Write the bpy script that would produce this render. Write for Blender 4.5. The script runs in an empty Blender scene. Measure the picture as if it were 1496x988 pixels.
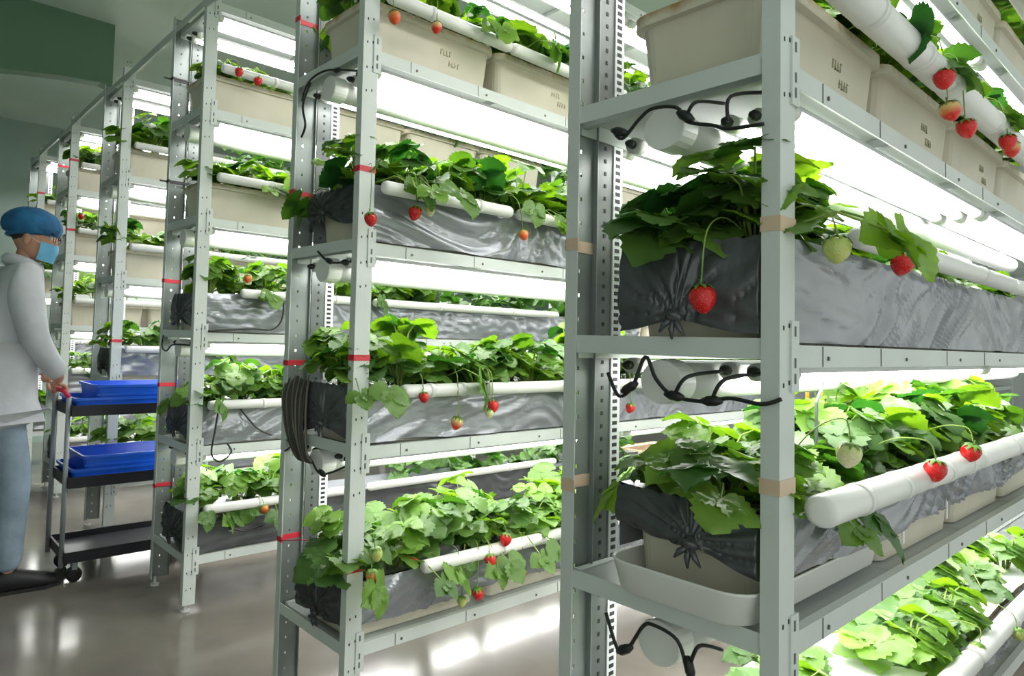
import bpy, math, random
from mathutils import Vector, Matrix, Euler, noise
R = random.Random(11)
PI = math.pi
sc = bpy.context.scene
col = sc.collection

# ------------------------------------------------------------------ camera
F_PX, YAW, PITCH, ROLL = 990.26, 0.9025, 0.0451, 0.0285
CAM = Vector((-1.1189, -0.4546, 1.176))
PX, PY = 577.47, 449.97
fwd = Vector((math.cos(YAW)*math.cos(PITCH), math.sin(YAW)*math.cos(PITCH), math.sin(PITCH)))
rt0 = Vector((math.sin(YAW), -math.cos(YAW), 0)); up0 = rt0.cross(fwd)
rt = rt0*math.cos(ROLL) + up0*math.sin(ROLL); up = -rt0*math.sin(ROLL) + up0*math.cos(ROLL)
cd = bpy.data.cameras.new('camera'); cam = bpy.data.objects.new('camera', cd); col.objects.link(cam)
m = Matrix((rt, up, -fwd)).transposed().to_4x4(); m.translation = CAM; cam.matrix_world = m
cd.sensor_fit = 'HORIZONTAL'; cd.sensor_width = 36; cd.lens = F_PX*36/1496
cd.shift_x = (748-PX)/1496; cd.shift_y = -(494-PY)/1496; cd.clip_start = 0.02
sc.camera = cam
# ------------------------------------------------------------------ world, exposure
wd = bpy.data.worlds.new('world'); sc.world = wd; wd.use_nodes = True
bg = wd.node_tree.nodes['Background']; bg.inputs[0].default_value = (0.90, 0.97, 0.91, 1); bg.inputs[1].default_value = 0.78
sc.view_settings.view_transform = 'Standard'; sc.view_settings.look = 'None'
sc.view_settings.exposure = 0.2; sc.view_settings.gamma = 1.0; sc.view_settings.use_curve_mapping = False
LED = 16.0
try:
    sc.cycles.use_denoising = True; sc.cycles.max_bounces = 7; sc.cycles.diffuse_bounces = 4
    sc.cycles.transmission_bounces = 3; sc.cycles.glossy_bounces = 3
    sc.cycles.sample_clamp_indirect = 4.0
except Exception: pass

# ------------------------------------------------------------------ materials
MAT = {}
def mat(name, color, rough=.5, metal=0., var=0., vscale=8., bump=0., bscale=60., emit=None, coat=0., spec=None, stretch=None):
    if name in MAT: return MAT[name]
    M = bpy.data.materials.new(name); M.use_nodes = True; nt = M.node_tree; b = nt.nodes['Principled BSDF']
    b.inputs['Base Color'].default_value = (*color, 1); b.inputs['Roughness'].default_value = rough; b.inputs['Metallic'].default_value = metal
    if coat: b.inputs['Coat Weight'].default_value = coat
    if spec is not None: b.inputs['Specular IOR Level'].default_value = spec
    if emit: b.inputs['Emission Color'].default_value = (*emit[0], 1); b.inputs['Emission Strength'].default_value = emit[1]
    tc = None
    if var or bump: tc = nt.nodes.new('ShaderNodeTexCoord'); src = tc.outputs['Object']
    if (var or bump) and stretch:
        mp = nt.nodes.new('ShaderNodeMapping'); mp.inputs['Scale'].default_value = stretch; nt.links.new(src, mp.inputs[0]); src = mp.outputs[0]
    if var:
        n = nt.nodes.new('ShaderNodeTexNoise'); n.inputs['Scale'].default_value = vscale; n.inputs['Detail'].default_value = 5
        nt.links.new(src, n.inputs['Vector'])
        r = nt.nodes.new('ShaderNodeValToRGB'); e = r.color_ramp.elements
        e[0].position = .3; e[1].position = .7
        e[0].color = (*[c*(1-var) for c in color], 1); e[1].color = (*[min(1, c*(1+var)) for c in color], 1)
        nt.links.new(n.outputs[0], r.inputs[0]); nt.links.new(r.outputs[0], b.inputs['Base Color'])
    if bump:
        n2 = nt.nodes.new('ShaderNodeTexNoise'); n2.inputs['Scale'].default_value = bscale; n2.inputs['Detail'].default_value = 4
        nt.links.new(src, n2.inputs['Vector'])
        bp = nt.nodes.new('ShaderNodeBump'); bp.inputs['Strength'].default_value = bump; bp.inputs['Distance'].default_value = .01
        nt.links.new(n2.outputs[0], bp.inputs['Height']); nt.links.new(bp.outputs[0], b.inputs['Normal'])
    MAT[name] = M; return M
mat('steel', (.62, .665, .635), .42, 0, .05, 5, .04, 120)
mat('steel_shelf', (.40, .43, .42), .45, 0, .05, 4)
mat('zinc', (.12, .135, .13), .45, .3, .12, 12); mat('zinc_web', (.23, .26, .25), .42, .3, .1, 10)
mat('slotwhite', (.66, .69, .70), .45)
mat('hole', (.015, .017, .016), .7); mat('hole_soft', (.13, .14, .135), .7)
mat('bolt', (.12, .12, .115), .4, .6)
mat('pvc', (.80, .80, .77), .35, 0, .04, 5)
mat('beige', (.62, .58, .465), .48, 0, .06, 6, .05, 40)
mat('soil', (.13, .075, .038), .95, 0, .5, 50, .8, 90)
mat('led', (1, 1, 1), .5, emit=((1, .99, .965), LED))
mat('housing', (.62, .63, .64), .5)
mat('cap', (.70, .70, .68), .5)
mat('cable', (.012, .013, .013), .45)
mat('film', (.27, .285, .31), .24, .4, .14, 5, .35, 9, stretch=(1, 1, 2.6))
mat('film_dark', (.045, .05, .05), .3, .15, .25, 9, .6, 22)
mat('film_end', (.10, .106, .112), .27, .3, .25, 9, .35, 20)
mat('film_white', (.78, .79, .78), .45, 0, .05, 6, .2, 18)
mat('tape_red', (.62, .03, .05), .45); mat('tape_peach', (.66, .50, .36), .5); mat('tie', (.015, .015, .015), .5)
mat('yellow', (.85, .46, .02), .5)
mat('stem', (.22, .33, .06), .55, 0, .3, 20); mat('stem_red', (.34, .19, .07), .55, 0, .3, 20)
mat('calyx', (.13, .27, .035), .55, 0, .3, 40)
mat('floor', (.24, .215, .185), .13, 0, .25, 1.8, .035, 7)
mat('ceiling', (.68, .80, .72), .35, 0, .08, 1.2, .05, 3)
mat('wallgreen', (.30, .41, .35), .4, 0, .1, 1.0)
mat('darkgreen', (.10, .19, .115), .35, 0, .12, 1.5)
mat('white_wall', (.62, .66, .65), .5)
mat('coat', (.60, .61, .66), .8, 0, .08, 9, .35, 14); mat('jeans', (.27, .35, .44), .85, 0, .25, 7, .3, 30)
mat('skin', (.56, .29, .19), .5); mat('hair', (.02, .016, .012), .6); mat('shoe', (.012, .012, .014), .5)
mat('bouffant', (.015, .13, .30), .75, 0, .3, 14, .6, 30); mat('mask', (.16, .47, .72), .75, 0, .1, 20, .25, 40)
mat('blue', (.015, .12, .72), .25, 0, .12, 5); mat('black_plastic', (.012, .012, .017), .38); mat('tray_grey', (.075, .075, .09), .35, 0, .15, 5)
mat('cart_grey', (.33, .36, .38), .4, .2); mat('red_grip', (.6, .02, .07), .5)
mat('hose', (.05, .045, .035), .5); mat('hose_pale', (.16, .15, .12), .5); mat('ink', (.36, .35, .22), .6); mat('rubber', (.02, .02, .02), .7)

def leafmat(name, dark, light, under):
    M = bpy.data.materials.new(name); M.use_nodes = True; nt = M.node_tree; b = nt.nodes['Principled BSDF']; out = nt.nodes['Material Output']
    oi = nt.nodes.new('ShaderNodeObjectInfo'); rp = nt.nodes.new('ShaderNodeValToRGB')
    e = rp.color_ramp.elements; e[0].color = (*dark, 1); e[1].color = (*light, 1); e[0].position = .1; e[1].position = .95
    nt.links.new(oi.outputs['Random'], rp.inputs[0])
    tc = nt.nodes.new('ShaderNodeTexCoord'); n = nt.nodes.new('ShaderNodeTexNoise'); n.inputs['Scale'].default_value = 45; n.inputs['Detail'].default_value = 3
    nt.links.new(tc.outputs['Object'], n.inputs['Vector'])
    hs = nt.nodes.new('ShaderNodeHueSaturation'); mr = nt.nodes.new('ShaderNodeMapRange'); mr.inputs[3].default_value = .75; mr.inputs[4].default_value = 1.3
    nt.links.new(n.outputs[0], mr.inputs[0]); nt.links.new(mr.outputs[0], hs.inputs['Value']); nt.links.new(rp.outputs[0], hs.inputs['Color'])
    ge = nt.nodes.new('ShaderNodeNewGeometry'); mx = nt.nodes.new('ShaderNodeMixRGB'); mx.inputs[2].default_value = (*under, 1)
    ml = nt.nodes.new('ShaderNodeMath'); ml.operation = 'MULTIPLY'; ml.inputs[1].default_value = .55
    nt.links.new(ge.outputs['Backfacing'], ml.inputs[0]); nt.links.new(ml.outputs[0], mx.inputs[0]); nt.links.new(hs.outputs[0], mx.inputs[1])
    nt.links.new(mx.outputs[0], b.inputs['Base Color']); b.inputs['Roughness'].default_value = .38; b.inputs['Specular IOR Level'].default_value = .45
    tr = nt.nodes.new('ShaderNodeBsdfTranslucent'); ms = nt.nodes.new('ShaderNodeMixShader'); ms.inputs[0].default_value = .36
    h2 = nt.nodes.new('ShaderNodeMixRGB'); h2.blend_type = 'MULTIPLY'; h2.inputs[0].default_value = 1; h2.inputs[2].default_value = (1.7, 1.6, .6, 1)
    nt.links.new(hs.outputs[0], h2.inputs[1]); nt.links.new(h2.outputs[0], tr.inputs[0])
    nt.links.new(b.outputs[0], ms.inputs[1]); nt.links.new(tr.outputs[0], ms.inputs[2]); nt.links.new(ms.outputs[0], out.inputs[0])
    MAT[name] = M
leafmat('leaf', (.018, .098, .018), (.19, .37, .022), (.16, .28, .08))

def berrymat(name, c1, c2):      # colour from calyx end (z=0) to tip (z=-1 in mesh units)
    M = bpy.data.materials.new(name); M.use_nodes = True; nt = M.node_tree; b = nt.nodes['Principled BSDF']
    tc = nt.nodes.new('ShaderNodeTexCoord'); sp = nt.nodes.new('ShaderNodeSeparateXYZ'); nt.links.new(tc.outputs['Object'], sp.inputs[0])
    rp = nt.nodes.new('ShaderNodeValToRGB'); e = rp.color_ramp.elements
    mr = nt.nodes.new('ShaderNodeMapRange'); mr.inputs[1].default_value = -.036; mr.inputs[2].default_value = 0
    e[0].color = (*c1, 1); e[1].color = (*c2, 1); e[0].position = .35; e[1].position = .8
    nt.links.new(sp.outputs['Z'], mr.inputs[0]); nt.links.new(mr.outputs[0], rp.inputs[0])
    vo = nt.nodes.new('ShaderNodeTexVoronoi'); vo.inputs['Scale'].default_value = 330; nt.links.new(tc.outputs['Object'], vo.inputs['Vector'])
    lt = nt.nodes.new('ShaderNodeMath'); lt.operation = 'LESS_THAN'; lt.inputs[1].default_value = .17; nt.links.new(vo.outputs['Distance'], lt.inputs[0])
    mx = nt.nodes.new('ShaderNodeMixRGB'); mx.inputs[2].default_value = (.72, .30, .06, 1); nt.links.new(lt.outputs[0], mx.inputs[0]); nt.links.new(rp.outputs[0], mx.inputs[1])
    nt.links.new(mx.outputs[0], b.inputs['Base Color']); b.inputs['Roughness'].default_value = .25
    bp = nt.nodes.new('ShaderNodeBump'); bp.inputs['Strength'].default_value = .5; bp.inputs['Distance'].default_value = .001; nt.links.new(vo.outputs['Distance'], bp.inputs['Height']); nt.links.new(bp.outputs[0], b.inputs['Normal'])
    MAT[name] = M
berrymat('berry_red', (.62, .008, .012), (.58, .012, .012)); berrymat('berry_half', (.66, .02, .012), (.75, .55, .22))
berrymat('berry_orange', (.75, .10, .02), (.72, .30, .07)); berrymat('berry_green', (.52, .58, .17), (.42, .52, .14))
berrymat('berry_pale', (.78, .74, .46), (.60, .66, .28))

M = MAT['beige']; nt = M.node_tree; b = nt.nodes['Principled BSDF']; old = b.inputs['Base Color'].links[0].from_socket
tc = nt.nodes.new('ShaderNodeTexCoord'); sp = nt.nodes.new('ShaderNodeSeparateXYZ'); nt.links.new(tc.outputs['Object'], sp.inputs[0])
n = nt.nodes.new('ShaderNodeTexNoise'); n.inputs['Scale'].default_value = 28; nt.links.new(tc.outputs['Object'], n.inputs['Vector'])
ad = nt.nodes.new('ShaderNodeMath'); ad.operation = 'MULTIPLY_ADD'; ad.inputs[1].default_value = .045; nt.links.new(n.outputs[0], ad.inputs[0]); nt.links.new(sp.outputs['Z'], ad.inputs[2])
mr = nt.nodes.new('ShaderNodeMapRange'); mr.inputs[1].default_value = .172; mr.inputs[2].default_value = .194; nt.links.new(ad.outputs[0], mr.inputs[0])
mx = nt.nodes.new('ShaderNodeMixRGB'); mx.inputs[2].default_value = (.38, .22, .08, 1); nt.links.new(mr.outputs[0], mx.inputs[0]); nt.links.new(old, mx.inputs[1]); nt.links.new(mx.outputs[0], b.inputs['Base Color'])
# ------------------------------------------------------------------ mesh helpers
class MB:
    def __init__(s): s.v = []; s.f = []
    def quad(s, pts): n = len(s.v); s.v += [tuple(p) for p in pts]; s.f.append(tuple(range(n, n+len(pts)))); return s
    def box(s, x0, x1, y0, y1, z0, z1, mtx=None):
        n = len(s.v); c = [(x, y, z) for x in (x0, x1) for y in (y0, y1) for z in (z0, z1)]
        if mtx is not None: c = [tuple(mtx @ Vector(p)) for p in c]
        s.v += c
        s.f += [tuple(n+i for i in q) for q in ((0, 1, 3, 2), (4, 6, 7, 5), (0, 4, 5, 1), (2, 3, 7, 6), (0, 2, 6, 4), (1, 5, 7, 3))]
        return s
    def prism(s, prof, a, b, axis='Z'):          # closed 2-D profile swept between a and b along an axis
        n = len(s.v); k = len(prof)
        def P(u, w, t): return {'Z': (u, w, t), 'X': (t, u, w), 'Y': (u, t, w)}[axis]
        for t in (a, b): s.v += [P(u, w, t) for u, w in prof]
        for i in range(k): j = (i+1) % k; s.f.append((n+i, n+j, n+k+j, n+k+i))
        s.f.append(tuple(n+i for i in range(k))[::-1]); s.f.append(tuple(n+k+i for i in range(k)))
        return s
    def tube(s, path, r, seg=8, caps=True):
        path = [Vector(p) for p in path]; k = len(path); n = len(s.v); rr = r if isinstance(r, (list, tuple)) else [r]*k
        ref = None
        for i, p in enumerate(path):
            t = (path[min(i+1, k-1)] - path[max(i-1, 0)])
            t = t.normalized() if t.length > 1e-9 else Vector((0, 0, 1))
            if ref is None: ref = Vector((0, 0, 1)) if abs(t.z) < .9 else Vector((1, 0, 0))
            a = t.cross(ref); a = a.normalized() if a.length > 1e-6 else t.orthogonal().normalized(); b2 = a.cross(t); ref = b2
            for j in range(seg): q = 2*PI*j/seg; s.v.append(tuple(p + (a*math.cos(q) + b2*math.sin(q))*rr[i]))
        for i in range(k-1):
            for j in range(seg): j2 = (j+1) % seg; s.f.append((n+i*seg+j, n+i*seg+j2, n+(i+1)*seg+j2, n+(i+1)*seg+j))
        if caps: s.f.append(tuple(n+j for j in range(seg))[::-1]); s.f.append(tuple(n+(k-1)*seg+j for j in range(seg)))
        return s
    def ellipsoid(s, c, r, nu=14, nv=9, fn=None):
        n = len(s.v)
        for i in range(nv+1):
            th = PI*i/nv
            for j in range(nu):
                ph = 2*PI*j/nu; d = Vector((math.sin(th)*math.cos(ph), math.sin(th)*math.sin(ph), math.cos(th)))
                k = fn(d) if fn else 1
                s.v.append((c[0]+r[0]*d.x*k, c[1]+r[1]*d.y*k, c[2]+r[2]*d.z*k))
        for i in range(nv):
            for j in range(nu): j2 = (j+1) % nu; s.f.append((n+i*nu+j, n+(i+1)*nu+j, n+(i+1)*nu+j2, n+i*nu+j2))
        return s
    def rings(s, rings, close=True, cap0=False, cap1=False):
        n = len(s.v); k = len(rings[0])
        for r in rings: s.v += [tuple(p) for p in r]
        for i in range(len(rings)-1):
            for j in range(k if close else k-1): j2 = (j+1) % k; s.f.append((n+i*k+j, n+i*k+j2, n+(i+1)*k+j2, n+(i+1)*k+j))
        if cap0: s.f.append(tuple(n+j for j in range(k))[::-1])
        if cap1: s.f.append(tuple(n+(len(rings)-1)*k+j for j in range(k)))
        return s
    def mesh(s, name, material, smooth=False):
        me = bpy.data.meshes.new(name); me.from_pydata(s.v, [], s.f); me.materials.append(MAT[material])
        if smooth: me.polygons.foreach_set('use_smooth', [True]*len(me.polygons))
        me.update(); return me
    def build(s, name, material, parent=None, smooth=False, loc=None):
        return link(name, s.mesh(name, material, smooth), parent, loc)
def link(name, data, parent=None, loc=None, rot=None, scale=None):
    o = bpy.data.objects.new(name, data); col.objects.link(o)
    if parent: o.parent = parent
    if loc is not None: o.location = loc
    if rot is not None: o.rotation_euler = rot
    if scale is not None: o.scale = (scale,)*3 if isinstance(scale, (int, float)) else scale
    return o
def tag(o, label, cat, group=None):
    o['label'] = label; o['category'] = cat
    if group: o['group'] = group
    return o
def thing(name, label, cat, loc=(0, 0, 0), group=None, rz=0):
    o = link(name, None, None, loc); o.empty_display_size = .05; o.rotation_euler = (0, 0, rz); return tag(o, label, cat, group)
def struct(name, mb, material, smooth=False):
    o = mb.build(name, material, None, smooth); o['kind'] = 'structure'; return o
def smoothpath(pts, n=6):
    P = [Vector(p) for p in pts]; out = []
    for i in range(len(P)-1):
        a, b, c, d = P[max(i-1, 0)], P[i], P[i+1], P[min(i+2, len(P)-1)]
        for k in range(n):
            t = k/n; out.append(.5*((2*b)+(c-a)*t+(2*a-5*b+4*c-d)*t*t+(3*b-a-3*c+d)*t**3))
    return out+[P[-1]]

# ------------------------------------------------------------------ setting
XEND, YEND, ZC = 9.0, 7.35, 3.3
struct('floor', MB().box(-2.8, XEND, -1.6, YEND, -.05, 0), 'floor')
struct('ceiling', MB().box(-2.8, XEND, -1.6, YEND, ZC, ZC+.05), 'ceiling')
struct('wall_end', MB().box(-2.8, XEND, YEND, YEND+.08, 0, ZC), 'wallgreen')
struct('wall_right', MB().box(XEND, XEND+.08, -1.6, YEND, 0, ZC), 'white_wall')
struct('wall_left', MB().box(-2.88, -2.8, -.2, YEND, 0, ZC), 'wallgreen')
prof = [(-2.7, ZC), (.176, ZC), (.176, 2.86)]
for i in range(13):
    t = i/12; x = .10 - 2.8*t; prof.append((x, 2.875 - .05*t*2.8 - .30*(t*2.8)**2*.35))
prof[-1] = (-2.7, prof[-2][1])
struct('wall_bulkhead', MB().prism(prof, 4.42, 4.52, 'Y'), 'darkgreen')

# ------------------------------------------------------------------ racks
W, H, LB = .4085, 2.6916, 2.85
RACKS = {
 'A': dict(Y=0.,     lev=[.228, .688, 1.147, 1.608, 2.07], top=2.55, bays=2, film=3),
 'B': dict(Y=1.1475, lev=[.2587, .8221, 1.4202, 1.9991], top=2.58, bays=3, film=3),
 'C': dict(Y=2.344,  lev=[.1906, .6522, 1.141, 1.6405, 2.1221], top=2.60, bays=2, film=3),
 'D': dict(Y=3.5245, lev=[.29, .8608, 1.4453, 2.0319], top=2.60, bays=1, film=2),
 'E': dict(Y=4.733,  lev=[.19, .67, 1.168, 1.668, 2.141], top=2.60, bays=1, film=2),
 'F': dict(Y=5.8314, lev=[.28, .86, 1.44, 2.03], top=2.60, bays=1, film=2)}
RREF = {'A': 'peach-taped rack', 'B': 'rack beside the peach-taped one', 'C': 'black-tied rack',
        'D': 'rack behind the cart', 'E': 'second rack behind the cart', 'F': 'end-wall rack'}
ORD = ['first', 'second', 'third', 'fourth', 'fifth', 'sixth', 'seventh', 'eighth', 'ninth', 'tenth', 'eleventh', 'twelfth', 'thirteenth', 'fourteenth', 'fifteenth', 'sixteenth', 'seventeenth', 'eighteenth', 'nineteenth', 'twentieth']
RLAB = {'A': 'tall white steel grow rack with peach tape on its posts', 'B': 'white steel grow rack with red tape, next to the peach-taped rack',
        'C': 'white steel grow rack with black ties on its rear post', 'D': 'white steel grow rack just behind the blue-tray cart',
        'E': 'white steel grow rack second behind the blue-tray cart', 'F': 'white steel grow rack last in line by green end wall'}
def tier(k, l):
    n = len(RACKS[k]['lev'])
    return ['lowest', 'second', 'third', 'fourth', 'top'][l] if n == 5 else ['lowest', 'second', 'third', 'top'][l]
TAPES = {('A', 1): [(1.376, 'p'), (.896, 'p')], ('A', 0): [(1.374, 'p'), (.962, 'p')],
         ('B', 0): [(1.67, 'r'), (1.117, 'r'), (.513, 'r')], ('B', 1): [(2.253, 'r'), (1.659, 'r'), (1.085, 'r'), (.507, 'r')],
         ('C', 1): [(2.391, 'k'), (1.894, 'k'), (1.419, 'r'), (.927, 'r'), (.457, 'r')], ('D', 0): [(1.118, 'r')],
         ('E', 0): [(2.382, 'r'), (1.882, 'r')], ('E', 1): [(2.413, 'r')], ('F', 0): [(2.311, 'r')]}
FX = .055; FY = .028; TH = .0025
# post profiles in (x,y): near one opens to +x,+y ; far one mirrored in y with a deeper web and a lip
near_prof = [(0, 0), (FX, 0), (FX, TH*2), (TH, TH*2), (TH, FY), (0, FY)]
def mirror(pr, w): return [(x, w-y) for x, y in pr][::-1]
far_prof = mirror([(0, 0), (TH, 0), (TH, FY), (0, FY)], W)
screw_me = None
def screw_mesh():
    global screw_me
    if screw_me is None:
        mb = MB(); mb.tube([(0, 0, 0), (0, -.0025, 0)], .0042, 6); screw_me = mb.mesh('screw', 'bolt')
    return screw_me
def holes(mb, face, z0, z1, pitch, kind):
    z = z0
    while z < z1:
        if kind == 'side':
            for dx in (.017, .036):
                mb.box(dx-.0028, dx+.0028, -.0012, .001, z-.005, z+.005)
        z += pitch
    return mb
POSTS = {}
def make_rack(k):
    r = RACKS[k]; Y = r['Y']; root = thing('grow_rack', RLAB[k], 'rack', (0, Y, 0)); L = LB*r['bays']
    for bi in range(r['bays']+1):
        X = bi*LB
        for far in (0, 1):
            po = MB().prism(far_prof if far else near_prof, .03, H, 'Z').build('post', 'steel', root, loc=(X, 0, 0))
            POSTS[(k, far, bi)] = po
            ft = MB(); cy = W-.02 if far else .02
            ft.tube([(.02, cy, 0), (.02, cy, .008)], .02, 12); ft.tube([(.02, cy, .008), (.02, cy, .04)], .006, 8)
            ft.build('levelling_foot', 'cap', po)
            if bi == 0 or k in 'AB':
                hb = MB()
                if not far:
                    for z in r['lev']+[r['top']]:
                        for dz in ((-.10, -.03, .045, .115) if k != 'A' else (-.03, .06)):
                            for dx in (.014, .034): hb.box(dx-.0018, dx+.0018, -.0008, .0006, z+dz-.0035+dx*.2, z+dz+.0035+dx*.2)
                    hb.build('slot_holes', 'hole', po)['kind'] = 'stuff'
            if far:
                wb = MB(); wb.box(TH, .040, W-TH, W, .03, H); wb.box(.0465, .088, W-TH, W, .03, H)
                z = .03
                while z < H: wb.box(.040, .0465, W-TH, W, z, min(H, z+.042)); z += .05
                wb.box(.0855, .088, W-.013, W-TH, .03, H)
                wb.build('post_web', 'zinc_web', po)
            for z, c in TAPES.get((k, far), []) if bi == 0 else []:
                tb = MB(); e = .0014; hgt = {'p': .012, 'r': .0085, 'k': .007}[c]
                if far:
                    tb.box(-e, 0, W-FY-e, W+e, z-hgt, z+hgt); tb.box(-e, .09, W, W+e, z-hgt, z+hgt); tb.box(TH, .0872, W-TH-e, W-TH, z-hgt, z+hgt); tb.box(0, TH+e, W-FY-e, W-FY, z-hgt, z+hgt)
                    if c == 'k': tb.box(-.035, -e, W-.006, W-.002, z-.004, z+.004); tb.box(TH, .17, W-FY-.004, W-FY, z-.005, z+.003)
                else:
                    tb.box(-e, 0, -e, FY+e, z-hgt, z+hgt); tb.box(0, FX+e, -e, 0, z-hgt, z+hgt); tb.box(FX, FX+e, 0, TH*2+e, z-hgt, z+hgt)
                t = tb.build('tape_band', {'p': 'tape_peach', 'r': 'tape_red', 'k': 'tie'}[c], po)
                t['label'] = {'p': 'peach tape band', 'r': 'red tape band', 'k': 'black tie'}[c]
        # slotted channel standing inside the far post
        sx = X+.097
        ch = MB().prism([(0, -.004), (.055, -.004), (.055, 0), (0, 0)], .24, H-.03, 'Z').build('slotted_channel', 'zinc', root, loc=(sx, W, 0))
        fl = MB().prism([(.055, -.007), (.088, -.007), (.088, 0), (.055, 0)], .24, H-.03, 'Z').build('channel_flange', 'slotwhite', ch)
        hb = MB(); z = .26
        while z < H-.06: hb.box(.062, .078, -.0078, -.006, z, z+.008); z += .0155
        z = .27
        while z < H-.06: hb.box(.024, .031, -.0052, -.0035, z, z+.008); z += .027
        hb.build('slot_holes', 'hole', ch)['kind'] = 'stuff'
    for li, z in enumerate(r['lev']+[r['top']]):
        hb_ = .034
        for bi in range(r['bays']+1):
            X = bi*LB
            MB().prism([(.003, FY), (.005, FY), (.005, W-FY), (.003, W-FY)], z+.012, z+.012+hb_, 'Z').build('end_beam', 'steel', root, loc=(X, 0, 0))
        for bi in range(r['bays']):
            X = bi*LB
            for side in (0, 1):
                s = 1 if not side else -1; y = .006 if not side else W-.006
                pr = [(y, z), (y, z+.037), (y+s*.016, z+.037), (y+s*.016, z+.034), (y+s*.003, z+.034), (y+s*.003, z)]
                if side: pr = pr[::-1]
                be = MB().prism(pr, X+.035, X+LB+.02, 'X').build('side_beam', 'steel', root)
                if not side and X < 3:
                    # end bracket hooked on the post, and screws
                    if k in 'ABCD':
                        MB().box(X+.036, X+.064, -.0035, .004, z-.038, z+.075).build('hook_plate', 'steel', be)
                        q = MB(); 
                        for dz in (-.025, .0, .05): q.box(X+.046, X+.051, -.0045, -.0033, z+dz, z+dz+.016)
                        q.build('hook_slots', 'hole_soft', be)['kind'] = 'stuff'
                    if k in 'ABC':
                        x = X+.21
                        while x < X+(2.6 if k == 'A' else 1.6):
                            link('screw', screw_mesh(), be, (x, .006, z+.015)); x += .43 if k == 'A' else .31
                        # overlap seams of the beam sleeves
                        for x in (.185, .48, .95, 1.32):
                            MB().box(X+x, X+x+.0022, .0049, .006, z+.001, z+.036).build('sleeve_seam', 'bolt', be)
            npan = 5; pw = (LB-.04)/npan
            for i in range(npan):
                sp = MB(); x0 = X+.03+i*pw
                sp.box(x0+.002, x0+pw-.002, .012, W-.012, z+.029, z+.033)
                sp.box(x0+.002, x0+.02, .012, W-.012, z+.012, z+.029)
                sp.build('shelf_panel', 'steel_shelf', root)
    return root
for k in RACKS: make_rack(k)
# tie rails running over the racks along the aisle
for (y0, y1, z, x, wh) in ((2.344+W, 3.5245, 2.60, .0, 'between the black-tied rack and the cart-side rack'), (3.5245+W, 4.733, 2.63, .0, 'between the two racks behind the cart'), (4.733+W, 5.8314, 2.63, 0., 'over the gap before the end-wall rack'), (1.1475+W, 2.344, 2.60, 0., 'just before the black-tied rack')):
    t = thing('tie_rail', 'white steel tie rail overhead ' + wh, 'rail', (x, y0, z))
    MB().box(0, .004, 0, y1-y0, -.005, .035).build('web', 'steel', t)
    MB().box(.004, .04, 0, y1-y0, .031, .035).build('flange', 'steel', t)

# ------------------------------------------------------------------ LED tubes, drain pipes
def led_meshes(L):
    d = {}
    mb = MB(); a = [PI+PI*i/8 for i in range(9)]
    prof = [(.0125*math.cos(q), .0125*math.sin(q)*1.1) for q in a]
    d['diffuser'] = MB().prism(prof, .028, L-.028, 'X').mesh('diffuser', 'led', False)
    d['housing'] = MB().prism([(-.015, .0005), (.015, .0005), (.013, .011), (-.013, .011)], .02, L-.02, 'X').mesh('housing', 'housing')
    d['end_cap'] = MB().tube([(0, 0, -.001), (.029, 0, -.001)], .0165, 12).mesh('end_cap', 'cap', True)
    d['plug'] = MB().tube([(-.022, 0, 0), (-.012, 0, 0), (.0, 0, 0)], [.005, .0095, .0095], 8).mesh('plug', 'cable', True)
    return d
LL = 1.335; LM = led_meshes(LL)
YT = [.047, .095, .145, .275, .345]
for k, r in RACKS.items():
    nseg = {'A': 2, 'B': 5, 'C': 3, 'D': 1, 'E': 1, 'F': 1}[k]
    for li, z in enumerate(r['lev']+[r['top']]):
        if li == 0: continue
        ref = (f'under {tier(k, li)} tier' if li < len(r['lev']) else 'under top frame')
        for ti, y in enumerate(YT):
            for sgm in range(nseg):
                x = .065+sgm*(LL+.03) if k != 'A' else .135+sgm*(LL+.03)
                t = thing('led_tube', f'{["front", "second", "third", "fourth", "back"][ti]} LED tube, {["aisle-end", "second", "third", "fourth", "far"][sgm]} run, {ref}, {RREF[k]}', 'lamp', (x, r['Y']+y, z-.012), f'LED tubes {ref} of the {RREF[k]}')
                link('diffuser', LM['diffuser'], t); link('housing', LM['housing'], t)
                link('end_cap', LM['end_cap'], t); link('end_cap', LM['end_cap'], t, (LL-.029, 0, 0))
                if sgm == 0: link('plug', LM['plug'], t)
def pipe_mesh(L, rad, capr):
    return (MB().tube([(.03, 0, 0), (L, 0, 0)], rad, 20).mesh('pipe', 'pvc', True), MB().tube([(0, 0, 0), (.004, 0, 0), (.05, 0, 0)], [capr*.97, capr, capr], 24).mesh('end_cap', 'pvc', False))
DP = {}
for k, r in RACKS.items():
    L = {'A': 2.8, 'B': 7.6, 'C': 4.6}.get(k, 2.0)
    DP[k] = pipe_mesh(L, .034, .040)
    for li, z in enumerate(r['lev']):
        if li == 0: continue
        t = thing('drain_pipe', f'thick white drain pipe below the {tier(k, li)} tier, {RREF[k]}', 'pipe', (.012, r['Y']+.205, z-.035))
        link('pipe', DP[k][0], t); link('end_cap', DP[k][1], t)

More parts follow.
